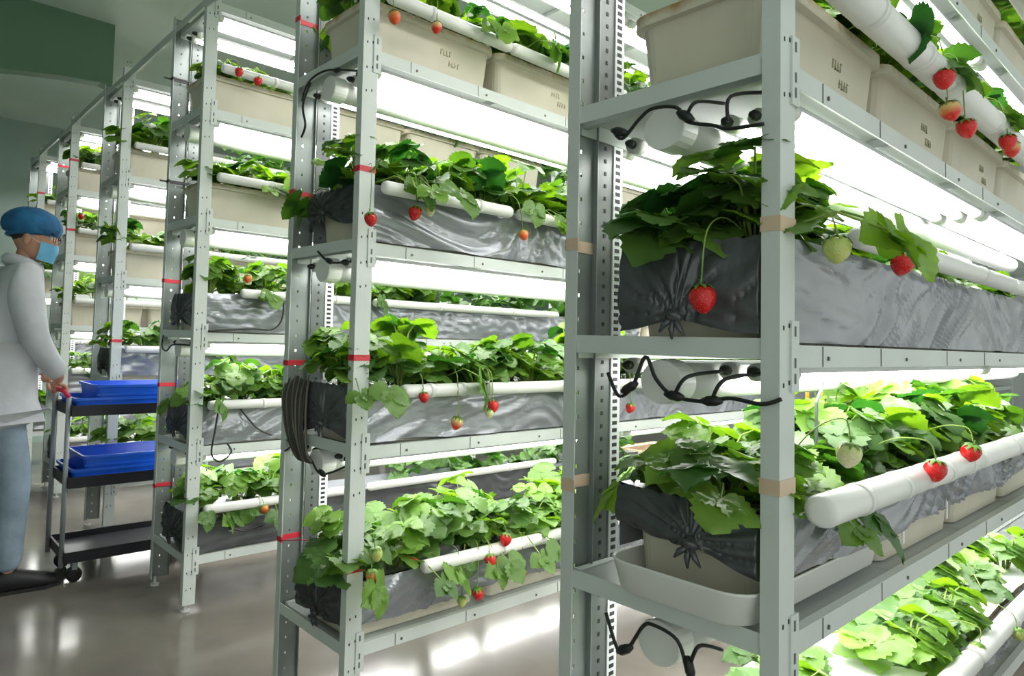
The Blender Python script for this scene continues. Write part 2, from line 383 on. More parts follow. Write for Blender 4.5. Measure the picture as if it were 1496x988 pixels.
# ------------------------------------------------------------------ troughs
TL, TW, THT = .552, .255, .165
def rrect(x0, x1, y0, y1, rad, z, n=4):
    pts = []
    for cx, cy, a0 in ((x1-rad, y1-rad, 0), (x0+rad, y1-rad, PI/2), (x0+rad, y0+rad, PI), (x1-rad, y0+rad, 1.5*PI)):
        for i in range(n+1): q = a0+PI/2*i/n; pts.append((cx+rad*math.cos(q), cy+rad*math.sin(q), z))
    return pts
def trough_mesh():
    def rr(e, z, rad=.03): return rrect(e, TL-e, e, TW-e, rad, z)
    mb = MB().rings([rr(.026, 0), rr(.021, .004), rr(.010, THT-.026), rr(.010, THT-.024), rr(-.003, THT-.022, .035), rr(-.003, THT, .035), rr(.006, THT), rr(.012, THT-.02), rr(.028, .012)], True, True, True)
    nr = 9
    for i in range(nr):                         # vertical ribs on the two ends
        y = .045+(TW-.09)*i/(nr-1)
        for x0, s in ((0, 1), (TL, -1)):
            a = x0+s*.022; b2 = x0+s*.0115; w = .0022
            mb.quad([(a-s*.0014, y-w, .012), (a-s*.0014, y+w, .012), (b2-s*.0014, y+w, THT-.03), (b2-s*.0014, y-w, THT-.03)])
            mb.quad([(a, y-w-.0015, .012), (a-s*.0014, y-w, .012), (b2-s*.0014, y-w, THT-.03), (b2, y-w-.0015, THT-.03)])
            mb.quad([(a-s*.0014, y+w, .012), (a, y+w+.0015, .012), (b2, y+w+.0015, THT-.03), (b2-s*.0014, y+w, THT-.03)])
    return mb.mesh('trough_body', 'beige', False)
def soil_mesh():
    mb = MB(); nx, ny = 14, 7; rw = []
    for i in range(nx+1):
        rw.append([(.014+(TL-.028)*i/nx, .014+(TW-.028)*j/ny, THT-.016+.008*noise.noise((i*.7, j*.7, 3))) for j in range(ny+1)])
    return mb.rings(rw, False).mesh('soil', 'soil', True)
TM, SM = trough_mesh(), soil_mesh()
def trough(k, l, i, group, label, y=.030):
    r = RACKS[k]; t = thing('planting_trough', label, 'planter', (.03+i*.571 if i < 4 else 2.95+(i-4)*.571, r['Y']+y, r['lev'][l]+.0337+(.0185 if (k, l, i) == ('A', 1, 0) else 0)), group)
    link('trough_body', TM, t); link('soil', SM, t); return t
NTR = {'A': 4, 'B': 7, 'C': 6, 'D': 3, 'E': 2, 'F': 2}
for k, r in RACKS.items():
    for l in range(len(r['lev'])):
        filmed = l < r['film']
        for i in range(NTR[k]):
            lab = (f'film-covered beige trough, {ORD[i]} from aisle, {tier(k, l)} tier, {RREF[k]}' if filmed else f'bare beige trough, {ORD[i]} from aisle, {tier(k, l)} tier, {RREF[k]}')
            t = trough(k, l, i, f'troughs on the {tier(k, l)} tier of the {RREF[k]}', lab)
            if not filmed and k in 'AB' and i < 3:
                for gx, gz in ((.31, .085), (.35, .055)):
                    g = MB(); q_ = random.Random(int(gx*1000)+i)
                    for u in range(4):
                        x_ = gx+u*.013; yy = .0207-.0815*(gz+.009); g.box(x_, x_+.0018, yy-.0013, yy+.004, gz, gz+.018); zz = gz+q_.choice((0, .008, .016)); g.box(x_, x_+.008, yy-.0013, yy+.004, zz, zz+.0018)
                    g.build('printed_mark', 'ink', t)['label'] = 'faded printed mark'
# ------------------------------------------------------------------ mulch film over the troughs
def film(k, l, X1, knot=(.5, .45), hem_near=.055, hem_l=.06, hem_r=.05, seed=1, top='film', endmat='film_end', near_mat='film', step=.013):
    """knot: fraction across the end and height fraction of the gathered knot"""
    r = RACKS[k]; Y = r['Y']; zb = r['lev'][l]+.0335+(.018 if (k, l) == ('A', 1) else 0); zt = zb+THT+.014
    root = thing('mulch_film', f'crumpled silver-grey film round the troughs, {tier(k, l)} tier, {RREF[k]}', 'plastic film', (0, Y, 0))
    y0, y1 = .030-.006, .030+TW+.006; xe = .022
    # near side sheet
    nx = int((X1-xe)/step); nz = 16; rows = []
    rim = lambda u: .006*noise.noise((u*7, seed*.7, 2)) - .004*abs(noise.noise((u*19, seed, 4)))
    for j in range(nz+1):
        t = j/nz; row = []
        for i in range(nx+1):
            x = xe+(X1-xe)*i/nx
            hem = zb+max(.008, hem_near+.02*noise.noise((x*2.2, seed, 0)))
            z0_ = zt+rim(x); z = z0_+(hem-z0_)*t
            cr_ = noise.noise((x*1.3, seed, 7))*.9+.25
            a1 = x*math.cos(cr_)*2.2+z*math.sin(cr_)*2.2; p1 = (-x*math.sin(cr_)+z*math.cos(cr_))*26
            w = (.5-abs(noise.noise((a1+seed, p1, seed*1.7)))*2.2)*.011 + noise.noise((x*3, z*7, seed))*.010
            y = .013 - .005*math.sin(t*PI) + w*1.25*min(1, t*4+.15) + t*.004
            if i == 0: y = .021
            y = max(-.003, min(y, .0222))
            if x < .075: y = max(y, .0075)
            if 2.80 < x < 2.93: y = max(y, .0305)
            row.append((x, y, z))
        rows.append(row)
    MB().rings(rows, False).build('side_sheet', near_mat, root, True)
    # far side sheet
    rows = []
    for j in range(4):
        t = j/3; rows.append([(xe+(X1-xe)*i/12, y1+.003-.004*t, zt+(zb+.06-zt)*t) for i in range(13)])
    MB().rings(rows, False).build('side_sheet', near_mat, root, True)
    # top sheet, sagging between the rims
    rows = []
    for j in range(7):
        v = j/6; row = []
        for i in range(nx+1):
            x = xe+(X1-xe)*i/nx
            row.append((x, y0+(y1-y0)*v, zt + rim(x)*(1-v) - .006*math.sin(PI*v) + .004*noise.noise((x*9, v*4, seed+5))*math.sin(PI*v)))
        rows.append(row)
    MB().rings(rows, False).build('top_sheet', top, root, True)
    # end sheet with folds running into the knot
    fold_top = lambda v: math.sin(v*46+seed)*.5+noise.noise((v*20, seed, 1))
    ky = y0+(y1-y0)*knot[0]; kz = zb+(zt-zb)*knot[1]
    ny, nz = 110, 20; rows = []
    for j in range(nz+1):
        t = j/nz; row = []
        for i in range(ny+1):
            v = i/ny; y = y0+.0072+(y1-y0-.0072)*v
            hl = zb+max(.018, hem_l); hr = zb+max(.018, hem_r)
            d = abs(y-ky)/(y1-y0)
            base = hr+(hl-hr)*v
            hem = base + (kz-.012-base)*math.exp(-(d*3.6)**2)
            z0_ = zt+(rim(xe)-.004*fold_top(v))*1.0; z = z0_+(hem-z0_)*t
            dy, dz = y-ky, z-kz; rr_ = math.hypot(dy, dz); ang = math.atan2(dz, dy)
            fold = abs(math.sin(ang*9+seed*2+2.4*noise.noise((ang*2.3, rr_*12, seed))))**.7
            amp = .026*min(1, rr_/.05)*math.exp(-rr_/.15)*t**.45
            pin = .016*math.exp(-(rr_/.03)**2)
            yy = y - dy*.22*math.exp(-(rr_/.07)**2)
            x = xe - .006 - fold*amp - pin - .008*math.sin(PI*t)*(1-math.exp(-d*6))
            if i in (0, ny): x = xe
            row.append((x, yy, z))
        rows.append(row)
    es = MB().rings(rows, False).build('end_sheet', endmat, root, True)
    kb = MB(); kb.ellipsoid((xe-.028, ky, kz-.004), (.012, .014, .011), 10, 7, lambda d: 1+.25*math.sin(d.y*9+d.z*7))
    for a in (-2.2, -1.5, -.7): kb.tube([(xe-.026, ky, kz-.008), (xe-.034, ky+.02*math.cos(a), kz-.008+.02*math.sin(a)), (xe-.03, ky+.034*math.cos(a), kz-.01+.036*math.sin(a))], [.005, .006, .002], 6)
    kb.build('tied_knot', endmat, es, True)
    return root
film('A', 2, 2.3, (.55, .30), .004, .02, .008, 3)
fa = film('A', 1, 2.3, (.43, .62), .062, .11, .065, 7)
for x in (.62, .98): MB().box(x, x+.014, -.004, -.002, .775, .835, Matrix.Rotation(.02, 4, 'Z')).build('tape_tag', 'pvc', fa)['label'] = 'strip of white tape on the film'
film('A', 0, 2.3, (.5, .4), .05, .05, .05, 5, 'film_white')
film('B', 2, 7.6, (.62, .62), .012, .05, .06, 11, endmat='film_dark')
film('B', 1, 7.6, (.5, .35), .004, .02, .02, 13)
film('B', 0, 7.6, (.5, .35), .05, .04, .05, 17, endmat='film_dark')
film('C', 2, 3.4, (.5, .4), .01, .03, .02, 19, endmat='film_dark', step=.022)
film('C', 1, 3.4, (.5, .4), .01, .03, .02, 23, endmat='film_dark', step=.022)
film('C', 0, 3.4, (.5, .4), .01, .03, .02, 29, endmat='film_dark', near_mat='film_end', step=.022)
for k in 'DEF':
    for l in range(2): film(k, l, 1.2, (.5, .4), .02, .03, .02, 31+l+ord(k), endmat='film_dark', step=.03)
# white guard pipes lying along the near rim
def guard(k, l, segs, dz=.215, rad=.0205, y=-.002, mt='pvc'):
    r = RACKS[k]
    y = -(rad+.0045)
    for si, (a, b2) in enumerate(segs):
        a = max(a, .068)
        z = r['lev'][l]+dz
        t = thing('guard_pipe', f'white guard pipe, {ORD[si]} from aisle, {tier(k, l)} tier rim, {RREF[k]}', 'pipe', (a, r['Y']+y, z), f'guard pipes on the {tier(k, l)} tier of the {RREF[k]}')
        L = b2-a
        MB().tube([(0, 0, 0), (.004, 0, 0), (.012, 0, 0), (L-.012, 0, 0), (L-.004, 0, 0), (L, 0, 0)], [rad*.55, rad*.86, rad, rad, rad*.86, rad*.55], 18).build('pipe', mt, t, True)
        for cx in (L*.3, L*.7): MB().tube([(cx, -.001, 0), (cx+.018, -.001, 0)], rad+.0018, 18).build('clip', mt, t, True)
guard('A', 3, [(.0, .78), (.80, 2.1)], .185, .029, y=-.008)
guard('A', 2, [(.255, 1.45), (1.475, 2.2)], .232, .021)
guard('A', 1, [(.065, .58), (.59, 1.02), (1.03, 2.2)], .236, .026)
guard('A', 0, [(.05, 1.0), (1.03, 2.2)], .225, .0225)
guard('A', 4, [(.02, 1.0), (1.03, 2.2)], .21)
guard('B', 3, [(.02, .6), (.61, 2.2)], .195)
guard('B', 2, [(.05, .62), (.66, 1.9), (1.93, 7.4)], .200)
guard('B', 1, [(.16, .5), (.53, 1.8), (1.83, 7.4)], .197)
guard('B', 0, [(.26, 1.4), (1.43, 7.4)], .225)
for l in range(5): guard('C', l, [((.06, .2)[l == 2], .9), (.93, 2.4)], .215 if l != 0 else .235)
for k in 'DEF':
    for l in range(len(RACKS[k]['lev'])): guard(k, l, [(.04, 1.1)], .21)
# tray below the end trough of A's second tier
t = thing('drip_tray', 'white shallow drip tray with rounded rim under the trough, second tier of peach-taped rack', 'tray', (-.035, .031, .688+.0475))
def rt_(e, z, rad=.05): return rrect(e, .64-e, e, .262-e, rad, z, 5)
MB().rings([rt_(.016, .0), rt_(.012, .003), rt_(.003, .05), rt_(.0, .054), rt_(.002, .057), rt_(.006, .052), rt_(.015, .006), rt_(.020, .0028)], True, True, True).build('tray_shell', 'pvc', t, True)

# ------------------------------------------------------------------ strawberry plants
def leaflet(mb, base, az, length, width, droop, fold, rnd):
    nu = 11; ca, sa = math.cos(az), math.sin(az); rows = []
    for i in range(nu+1):
        u = i/nu
        w = width*(max(0, math.sin(PI*min(1, u*.93+.07)**.80))**.50)*(1-.06*u)
        if i == nu: w = width*.13
        tooth = 1.0+(.13 if i % 2 else -.08) if 0 < i < nu else 1
        row = []
        for v in (-1, -.55, 0, .55, 1):
            lx = u*length+(.06*length*(1-abs(v)) if i == nu else 0)+abs(v)*length*.04*(1-u); ly = v*w*(tooth if abs(v) == 1 else 1)
            lz = fold*abs(v)**1.2*w - droop*length*u*u + .012*length*math.sin(u*14+v*3+rnd) + (.05*length*math.sin(u*5+rnd) if abs(v) == 1 else 0) - (.02*length*(1 if i % 2 else -1) if abs(v) == .55 else 0)
            row.append((base[0]+lx*ca-ly*sa, base[1]+lx*sa+ly*ca, base[2]+lz))
        rows.append(row)
    mb.rings(rows, False)
def leaf_mesh(seed):
    q = random.Random(seed); mb = MB(); s = 1.
    dr = q.uniform(.05, .32); fo = q.uniform(.0, .24)
    leaflet(mb, (.006, 0, 0), q.uniform(-.1, .1), .070, .037, dr, fo, seed)
    for sgn in (-1, 1): leaflet(mb, (.003, 0, 0), sgn*q.uniform(1.1, 1.45), .063, .033, q.uniform(.08, .35), fo, seed+sgn)
    return mb.mesh('leaf', 'leaf', True)
LEAF = [leaf_mesh(100+i) for i in range(8)]
def berry_mesh():
    mb = MB(); prof = [(0, .0), (.009, .001), (.015, -.004), (.0172, -.011), (.0160, -.019), (.0122, -.0265), (.0070, -.0322), (.0022, -.0352), (0, -.0356)]
    rg = [[(r_*math.cos(2*PI*j/14), r_*math.sin(2*PI*j/14), z) for j in range(14)] for r_, z in prof]
    mb.rings(rg); return mb
BERRY = {c: berry_mesh().mesh('berry', 'berry_'+c, True) for c in ('red', 'half', 'orange', 'green', 'pale')}
def calyx_mesh():
    mb = MB(); n = 9
    for i in range(n):
        a = 2*PI*i/n; ca, sa = math.cos(a), math.sin(a); rows = []
        for u, w, z in ((0, .002, .0015), (.006, .0042, .0035), (.013, .0032, .001), (.0185, .0004, -.006)):
            rows.append([(u*ca-v*w*sa, u*sa+v*w*ca, z-.0006*abs(v)) for v in (-1, 0, 1)])
        mb.rings(rows, False)
    mb.tube([(0, 0, 0), (0, 0, .012)], .0014, 6); return mb.mesh('calyx', 'calyx', True)
CALYX = calyx_mesh()
def proto(seed, nleaf, hgt, over, lsc=1.):
    """stem mesh + leaf transforms (matrix, mesh index); -Y is the side that spills over the rim"""
    q = random.Random(seed); st = MB(); lv = []
    for i in range(nleaf):
        az = i*2.39996+q.uniform(-.5, .5); f = q.random()
        d = Vector((math.cos(az), math.sin(az), 0)); reach = q.uniform(.03, .12)*(1.15-.5*f); h = hgt*(.40+.75*f)
        spill = q.random() < over and d.y < .35
        if spill:
            d = Vector((d.x*.6, -1, 0)).normalized(); reach = q.uniform(.15, .18); h = q.uniform(-.01, .05)
        if not spill and d.y*reach < -.045: reach = .045/-d.y
        tip = Vector((d.x*reach, d.y*reach, max(h, -.06)))
        mid = Vector((d.x*reach*.35, d.y*reach*.35, max(h*.6, .05) + .01))
        c0 = Vector((d.x*.008, d.y*.008, -.012)); st.tube([c0, c0.lerp(mid, .6)+Vector((0, 0, .006)), mid.lerp(tip, .45)+Vector((0, 0, .012)), tip], [.0026, .0022, .002, .0016], 5, False)
        tiltd = -q.uniform(.7, 1.25) if spill else -q.uniform(.0, .5)
        yaw = math.atan2(d.y, d.x)+q.uniform(-.6, .6)
        if not spill and math.sin(yaw) < -.5: yaw = q.choice((-.5, PI+.5))+q.uniform(-.3, .3)
        M_ = Matrix.Translation(tip) @ Euler((q.uniform(-.45, .45), -tiltd, yaw), 'XYZ').to_matrix().to_4x4()
        lv.append((M_, q.randrange(len(LEAF)), q.uniform(.72, 1.22)*lsc))
    return st.mesh('stems', 'stem', True), lv
PRO = [proto(500+i, n, h, ov, lsc_) for i, (n, h, ov, lsc_) in enumerate(((17, .165, .08, 1), (16, .145, .05, 1), (19, .18, .10, 1), (14, .115, .05, 1), (17, .19, .0, 1), (15, .15, .35, 1), (11, .07, .0, 1), (18, .165, .0, 1), (13, .095, .0, 1.35), (14, .11, .10, 1.3), (12, .13, .0, 1.4), (15, .12, .6, 1.3), (15, .10, .05, 1.0), (16, .125, .1, 1.0)))]
PLANTS = []
def plant(k, l, x, yrow, pi, rz, s=1., zoff=0., nmax=99):
    r = RACKS[k]; z = r['lev'][l]+.0335+THT-.008+zoff
    t = thing('strawberry_plant', '', 'plant', (x, r['Y']+yrow, z), '', rz)
    t.scale = (s, s, s)
    st, lv = PRO[pi]
    link('stems', st, t)
    for M_, mi, ls in lv[:nmax]:
        o = link('leaf', LEAF[mi], t); o.matrix_local = M_ @ Matrix.Scale(ls, 4)
    PLANTS.append(dict(o=t, k=k, l=l, x=x, y=yrow, z=z, b=[], s=s)); return t
def row(k, l, x0, x1, step, yrow, s=1., seed=0, pis=None, nmax=99):
    q = random.Random(seed*97+ord(k)*13+l*7+int(yrow*100)); x = x0
    while x < x1:
        rz = q.uniform(-.5, .5)+(PI if yrow > .15 else 0)
        plant(k, l, x+q.uniform(-.02, .02), yrow+q.uniform(-.012, .012), q.choice(pis or [0, 1, 2, 3, 4, 5, 7, 9, 12, 13]), rz, s*q.uniform(.88, 1.14), 0, nmax); x += step*q.uniform(.85, 1.15)
ALLP = list(range(8))
row('A', 3, .42, 1.9, .16, .09, .95, 1, [0, 1, 5, 9, 13]); row('A', 3, .5, 1.9, .19, .215, .95, 2, [0, 1, 7])
for x, y, pi, rz, sz in ((.085, .20, 9, 2.2, 1.0), (.11, .11, 10, .3, .95), (.085, .075, 5, -.2, 1.1), (.22, .10, 4, .2, .9), (.30, .20, 4, 3.0, .9), (.36, .125, 10, -.1, .95), (.50, .125, 8, .1, .85), (.45, .22, 12, 3.3, 1.0)):
    plant('A', 2, x, y, pi, rz, sz)
row('A', 2, .68, 1.9, .20, .125, .85, 1, [3, 6, 12]); row('A', 2, .62, 1.9, .2, .215, 1., 2, [3, 12, 13])
row('A', 1, .07, .55, .145, .125, .95, 1, [3, 8, 12, 13]); row('A', 1, .58, 2.0, .15, .12, 1., 3, [0, 1, 7, 13]); row('A', 1, .10, .6, .165, .215, 1., 2, [3, 9, 12, 13]); row('A', 1, .66, 2.1, .165, .215, 1., 4, [0, 1, 2, 7])
for x, y, pi, sz in ((.13, .10, 6, 1.0), (.36, .12, 3, .9), (.60, .22, 6, .9), (.88, .075, 3, 1.0), (1.03, .10, 6, 1.15), (1.17, .07, 3, 1.05), (1.33, .12, 6, 1.0), (1.55, .2, 3, 1.1), (1.72, .14, 6, 1.1), (1.9, .2, 3, 1.1), (2.05, .1, 3, 1.1), (1.25, .24, 6, .9)):
    plant('A', 0, x, y, pi, R.uniform(-.5, .5), sz)
row('A', 4, .95, 2.3, .26, .09, .9, 6)
for l in range(4):
    row('B', l, .06, 2.6, .165 if l < 3 else .2, .085, 1.05, 7); row('B', l, .12, 2.6, .19, .215, 1.1 if l == 2 else 1.0, 8)
for l, x1 in {4: .7, 3: .9, 2: 1.3, 1: 1.1, 0: .7}.items():
    row('C', l, .08, x1, .17, .09, .95 if l != 4 else .7, 9, None if l != 4 else [3, 6]); row('C', l, .15, x1, .21, .215, .9 if l != 4 else .6, 10)
for l, x1 in enumerate((.5, .6, .6, .5)): row('D', l, .07, x1, .17, .10, 1.05, 11)
for l in range(5): row('E', l, .07, .45, .17, .10, .95, 12)
for l in range(4): row('F', l, .07, .4, .17, .10, 1., 13)
# berries at their places, each on the nearest plant of its row
def add_berry(k, l, pos, kind, size=1., stalk=None):
    c = min((p for p in PLANTS if p['k'] == k and p['l'] == l), key=lambda p: abs(p['x']-pos[0])+.4*abs(p['y']+RACKS[k]['Y']-pos[1]))
    c['b'].append(kind); o = c['o']
    inv = Matrix.LocRotScale(o.location, o.rotation_euler, o.scale).inverted()
    top = Vector(pos)+Vector((0, 0, .018*size))
    b = link('berry', BERRY[kind], o); b.matrix_local = inv @ (Matrix.Translation(top) @ Euler((R.uniform(-.25, .25), R.uniform(-.25, .25), R.uniform(0, 6)), 'XYZ').to_matrix().to_4x4() @ Matrix.Scale(size, 4))
    link('calyx', CALYX, b)
    crown = Vector(o.location)+Vector((0, 0, .02)); rim = Vector((top.x*.8+crown.x*.2, min(top.y+.015, RACKS[k]['Y']-.03) if abs(top.x) > .03 or k != 'A' else top.y, max(crown.z+.035, top.z+.04)))
    if stalk: rim = Vector(stalk)
    pts = [inv @ Vector(v) for v in smoothpath([crown, crown.lerp(rim, .6)+Vector((0, 0, .03)), rim, (top+Vector((0, 0, .01)))], 5)]
    MB().tube(pts, .0013, 5, False).build('fruit_stalk', 'stem', o, True)
AB = [('red', .387, 1.337, 2), ('green', .056, 1.327, 2), ('red', .654, 1.753, 3), ('half', .678, 1.69, 3), ('red', .817, 1.683, 3), ('red', 1.246, 1.739, 3), ('half', 1.29, 1.73, 3), ('red', .568, .942, 1), ('red', .86, .951, 1)]
for c, x, z, l in AB: add_berry('A', l, (x, -.06, z), c, 1.15)
add_berry('A', 1, (.156, -.045, 1.005), 'pale', 1.1)
add_berry('A', 2, (-.036, .107, 1.251), 'red', 1.25, (-.022, .105, 1.37))
add_berry('A', 0, (1.32, -.055, .44), 'green', .9); add_berry('A', 0, (1.05, -.03, .46), 'green', .9)
BBR = [('red', .005, 1.51, 2, 1.1), ('red', .176, 1.551, 2, 1.2), ('pale', .23, 1.564, 2, .9), ('orange', .657, 1.541, 2, 1.), ('half', .37, .913, 1, 1.15), ('red', .526, .96, 1, 1.1), ('pale', .511, .938, 1, .9), ('red', .223, .999, 1, .9),
       ('red', .606, .515, 0, 1.15), ('red', .526, .462, 0, 1.1), ('green', .55, .43, 0, .8), ('half', .688, .392, 0, 1.), ('red', .473, .364, 0, 1.15), ('green', .406, .357, 0, .9), ('orange', .049, .5, 0, 1.1), ('green', .059, .561, 0, 1.1), ('half', .239, 2.139, 3, 1.), ('orange', .069, 2.115, 3, 1.1), ('red', 1.326, .92, 1, 1.1), ('red', 1.328, .413, 0, 1.1)]
for c, x, z, l, s in BBR: add_berry('B', l, (x, 1.0975, z), c, s)
for c, x, z, l in (('red', .14, 2.324, 4), ('red', .234, 2.308, 4), ('orange', .217, 1.419, 2), ('orange', .336, .397, 0)): add_berry('C', l, (x, 2.294, z), c, 1.1)
add_berry('E', 3, (.075, 4.683, 1.973), 'red', 1.2)
for p in PLANTS:
    n = len(p['o'].children); hasb = [c for c in p['b'] if c in ('red', 'half', 'orange')]
    what = 'berry-bearing strawberry plant' if hasb else ('pale-berried strawberry plant' if p['b'] else ('low strawberry plant' if n < 15 else 'bushy strawberry plant'))
    front = p['y'] < .15
    no = sum(1 for u in PLANTS if u['k'] == p['k'] and u['l'] == p['l'] and (u['y'] < .15) == front and u['x'] < p['x'])
    p['o']['label'] = f"{what}, {ORD[min(no, 19)]} from aisle, {'front' if front else 'back'} row, {tier(p['k'], p['l'])} tier, {RREF[p['k']]}"
    p['o']['group'] = f"strawberry plants on the {tier(p['k'], p['l'])} tier of the {RREF[p['k']]}"
# far foliage nobody could count, glimpsed between the near racks
def far_foliage():
    q = random.Random(77); mb = MB()
    def add(k, l, x0, x1, dens):
        r = RACKS[k]; z0 = r['lev'][l]+.2
        for i in range(int((x1-x0)*dens)):
            me = LEAF[q.randrange(8)]; M_ = Matrix.Translation((q.uniform(x0, x1), r['Y']+q.uniform(.0, .30), z0+q.uniform(.02, .20))) @ Euler((q.uniform(-.5, .5), q.uniform(-.1, .8), q.uniform(0, 6.28)), 'XYZ').to_matrix().to_4x4() @ Matrix.Scale(q.uniform(.8, 1.2), 4)
            n = len(mb.v); mb.v += [tuple(M_ @ v.co) for v in me.vertices]; mb.f += [tuple(n+j for j in p.vertices) for p in me.polygons]
    for l in range(4): add('B', l, 2.65, 7.4, 70)
    for l in range(5): add('C', l, 1.2, 3.4, 70)
    for l in range(4): add('D', l, .6, 1.6, 60)
    o = mb.build('strawberry_foliage', 'leaf', None, True); tag(o, 'dense strawberry leaves along the far ends of the racks', 'foliage'); o['kind'] = 'stuff'
far_foliage()

# ------------------------------------------------------------------ cables
def cable(label, pts, r=.0032, blobs=(), group=None, name='power_cable', material='cable'):
    t = thing(name, label, 'cable', pts[0], group); o = Vector(pts[0])
    MB().tube([p-o for p in smoothpath(pts, 6)], r, 6).build('cord', material, t, True)
    for b2, d in blobs:
        c = Vector(b2)-o; d = Vector(d).normalized()*.018
        MB().tube([c-d, c-d*.4, c+d*.4, c+d], [.004, .0085, .0085, .004], 8).build('splitter', material, t, True)
    return t
c3 = [(-.01, .299, 1.123), (-.012, .274, 1.082), (-.012, .246, 1.101), (-.01, .222, 1.156), (-.012, .20, 1.118), (-.012, .167, 1.091), (-.012, .112, 1.086), (-.012, .07, 1.095), (-.01, .022, 1.090), (-.005, -.005, 1.10)]
cable('black lamp cable drooping in loops under the third tier end, peach-taped rack', c3, .0034, [((-.012, .252, 1.099), (0, -.05, .03)), ((-.012, .165, 1.091), (0, -.05, -.006)), ((-.012, .10, 1.088), (0, -.06, .006))])
cable('short black lead to the inner lamp plug, third tier end, peach-taped rack', [(-.012, .165, 1.093), (-.012, .142, 1.125), (.04, .108, 1.136)])
cable('short black lead to the outer lamp plug, third tier end, peach-taped rack', [(-.012, .10, 1.09), (-.012, .078, 1.125), (.03, .035, 1.137)])
c4 = [(-.01, .297, 1.599), (-.012, .274, 1.575), (-.012, .239, 1.604), (-.012, .212, 1.617), (-.012, .166, 1.607), (-.012, .147, 1.578), (-.012, .10, 1.560), (-.012, .076, 1.549), (-.012, .02, 1.544)]
c4 = [(x, y, z-.012) for x, y, z in c4]
cable('black lamp cable looped over the drain pipe cap, fourth tier, peach-taped rack', c4, .0034, [((-.012, .28, 1.578), (0, -.05, -.02)), ((-.012, .15, 1.576), (0, -.04, -.03))])
cable('short black lead to the inner lamp plug, fourth tier end, peach-taped rack', [(-.012, .147, 1.578), (-.012, .13, 1.596), (.04, .108, 1.600)])
cable('short black lead to the outer lamp plug, fourth tier end, peach-taped rack', [(-.012, .076, 1.549), (-.012, .072, 1.59), (.04, .035, 1.600)])
c2 = [(-.01, .296, .681), (-.012, .267, .622), (-.012, .246, .638), (-.012, .22, .682), (-.012, .2, .692), (-.012, .156, .682), (-.012, .138, .64), (-.012, .126, .622), (-.012, .09, .60)]
cable('black lamp cable hanging below the second tier end, peach-taped rack', c2, .0034, [((-.012, .255, .630), (0, -.03, .02)), ((-.012, .134, .645), (0, -.01, -.04))])
cable('short black lead to the lamp plug, second tier end, peach-taped rack', [(-.012, .134, .645), (-.012, .118, .686), (.03, .10, .676)])
YB, YC = RACKS['B']['Y'], RACKS['C']['Y']
cable('black lamp cable over the pipe cap, top tier, rack beside the peach-taped one', [(-.01, YB+.33, 1.95), (-.012, YB+.29, 2.0), (-.012, YB+.2, 2.01), (-.012, YB+.1, 1.985), (.05, YB+.06, 1.985)], .0034, [((-.012, YB+.12, 1.99), (0, -.05, -.01))])
cable('black cable dangling down the rear post, top tier, rack beside the peach-taped one', [(.02, YB+.33, 2.02), (.0, YB+.34, 1.94), (.0, YB+.32, 1.87), (.01, YB+.36, 1.84)], .004)
cable('black lamp cable by the plugs, third tier, rack beside the peach-taped one', [(-.01, YB+.2, 1.44), (-.012, YB+.12, 1.40), (.04, YB+.06, 1.405)], .0034, [((-.012, YB+.13, 1.405), (0, -.05, -.02))])
cable('black lamp cable under the second tier end, rack beside the peach-taped one', [(-.01, YB+.36, .80), (-.012, YB+.28, .83), (-.012, YB+.2, .80), (-.012, YB+.13, .765), (.04, YB+.06, .80)], .0034, [((-.012, YB+.13, .768), (0, -.05, -.02))])
for i, (lab, pts) in enumerate((('loose black cable looping over the film, second tier, black-tied rack', [(.12, YC-.014, .84), (.10, YC-.03, .75), (.09, YC-.03, .66), (.13, YC-.03, .625), (.18, YC-.03, .66), (.16, YC-.03, .70)]),
        ('black cable slanting down the film, second tier, black-tied rack', [(.22, YC-.014, .85), (.30, YC-.02, .76), (.38, YC-.02, .72)]),
        ('black cable draped across the film, lowest tier, black-tied rack', [(.13, YC-.016, .41), (.18, YC-.03, .34), (.27, YC-.03, .31), (.36, YC-.02, .32)]),
        ('black cable hanging on the film, third tier, black-tied rack', [(.42, YC-.014, 1.35), (.41, YC-.02, 1.25), (.36, YC-.02, 1.20), (.25, YC-.02, 1.20), (.06, YC-.012, 1.185)]),
        ('black cable loop under the third tier end, black-tied rack', [(.0, YC+.36, 1.16), (-.012, YC+.34, 1.11), (-.012, YC+.28, 1.09), (-.012, YC+.2, 1.12), (.03, YC+.1, 1.12)]))):
    cable(lab, pts, .004)
# bundle of dark irrigation hoses at B's second tier end
t = thing('hose_bundle', 'looped bundle of thin dark irrigation hoses, second tier end, rack beside peach-taped one', 'hose', (.0, YB+.2, .85))
q = random.Random(4)
for i in range(16):
    y = .16-.15*i/15; d = q.uniform(-.01, .01)
    MB().tube(smoothpath([(.01, y*.9+.05, .19+d), (-.012+d*.3, y*.95+.03, .12), (-.02+d*.5, y*.7+.02, .02+d), (-.022, y*.45, -.045+d), (-.012, y*.4-.02, -.06)], 4), .0042, 6).build('hose', 'hose' if i % 3 else 'hose_pale', t, True)
cable('thin red string tied along the lowest tier, rack beside the peach-taped one', [(.0, YB+W-.03, .507), (.1, YB+.2, .53), (.26, YB-.004, .50)], .0016, (), None, 'string', 'tape_red')
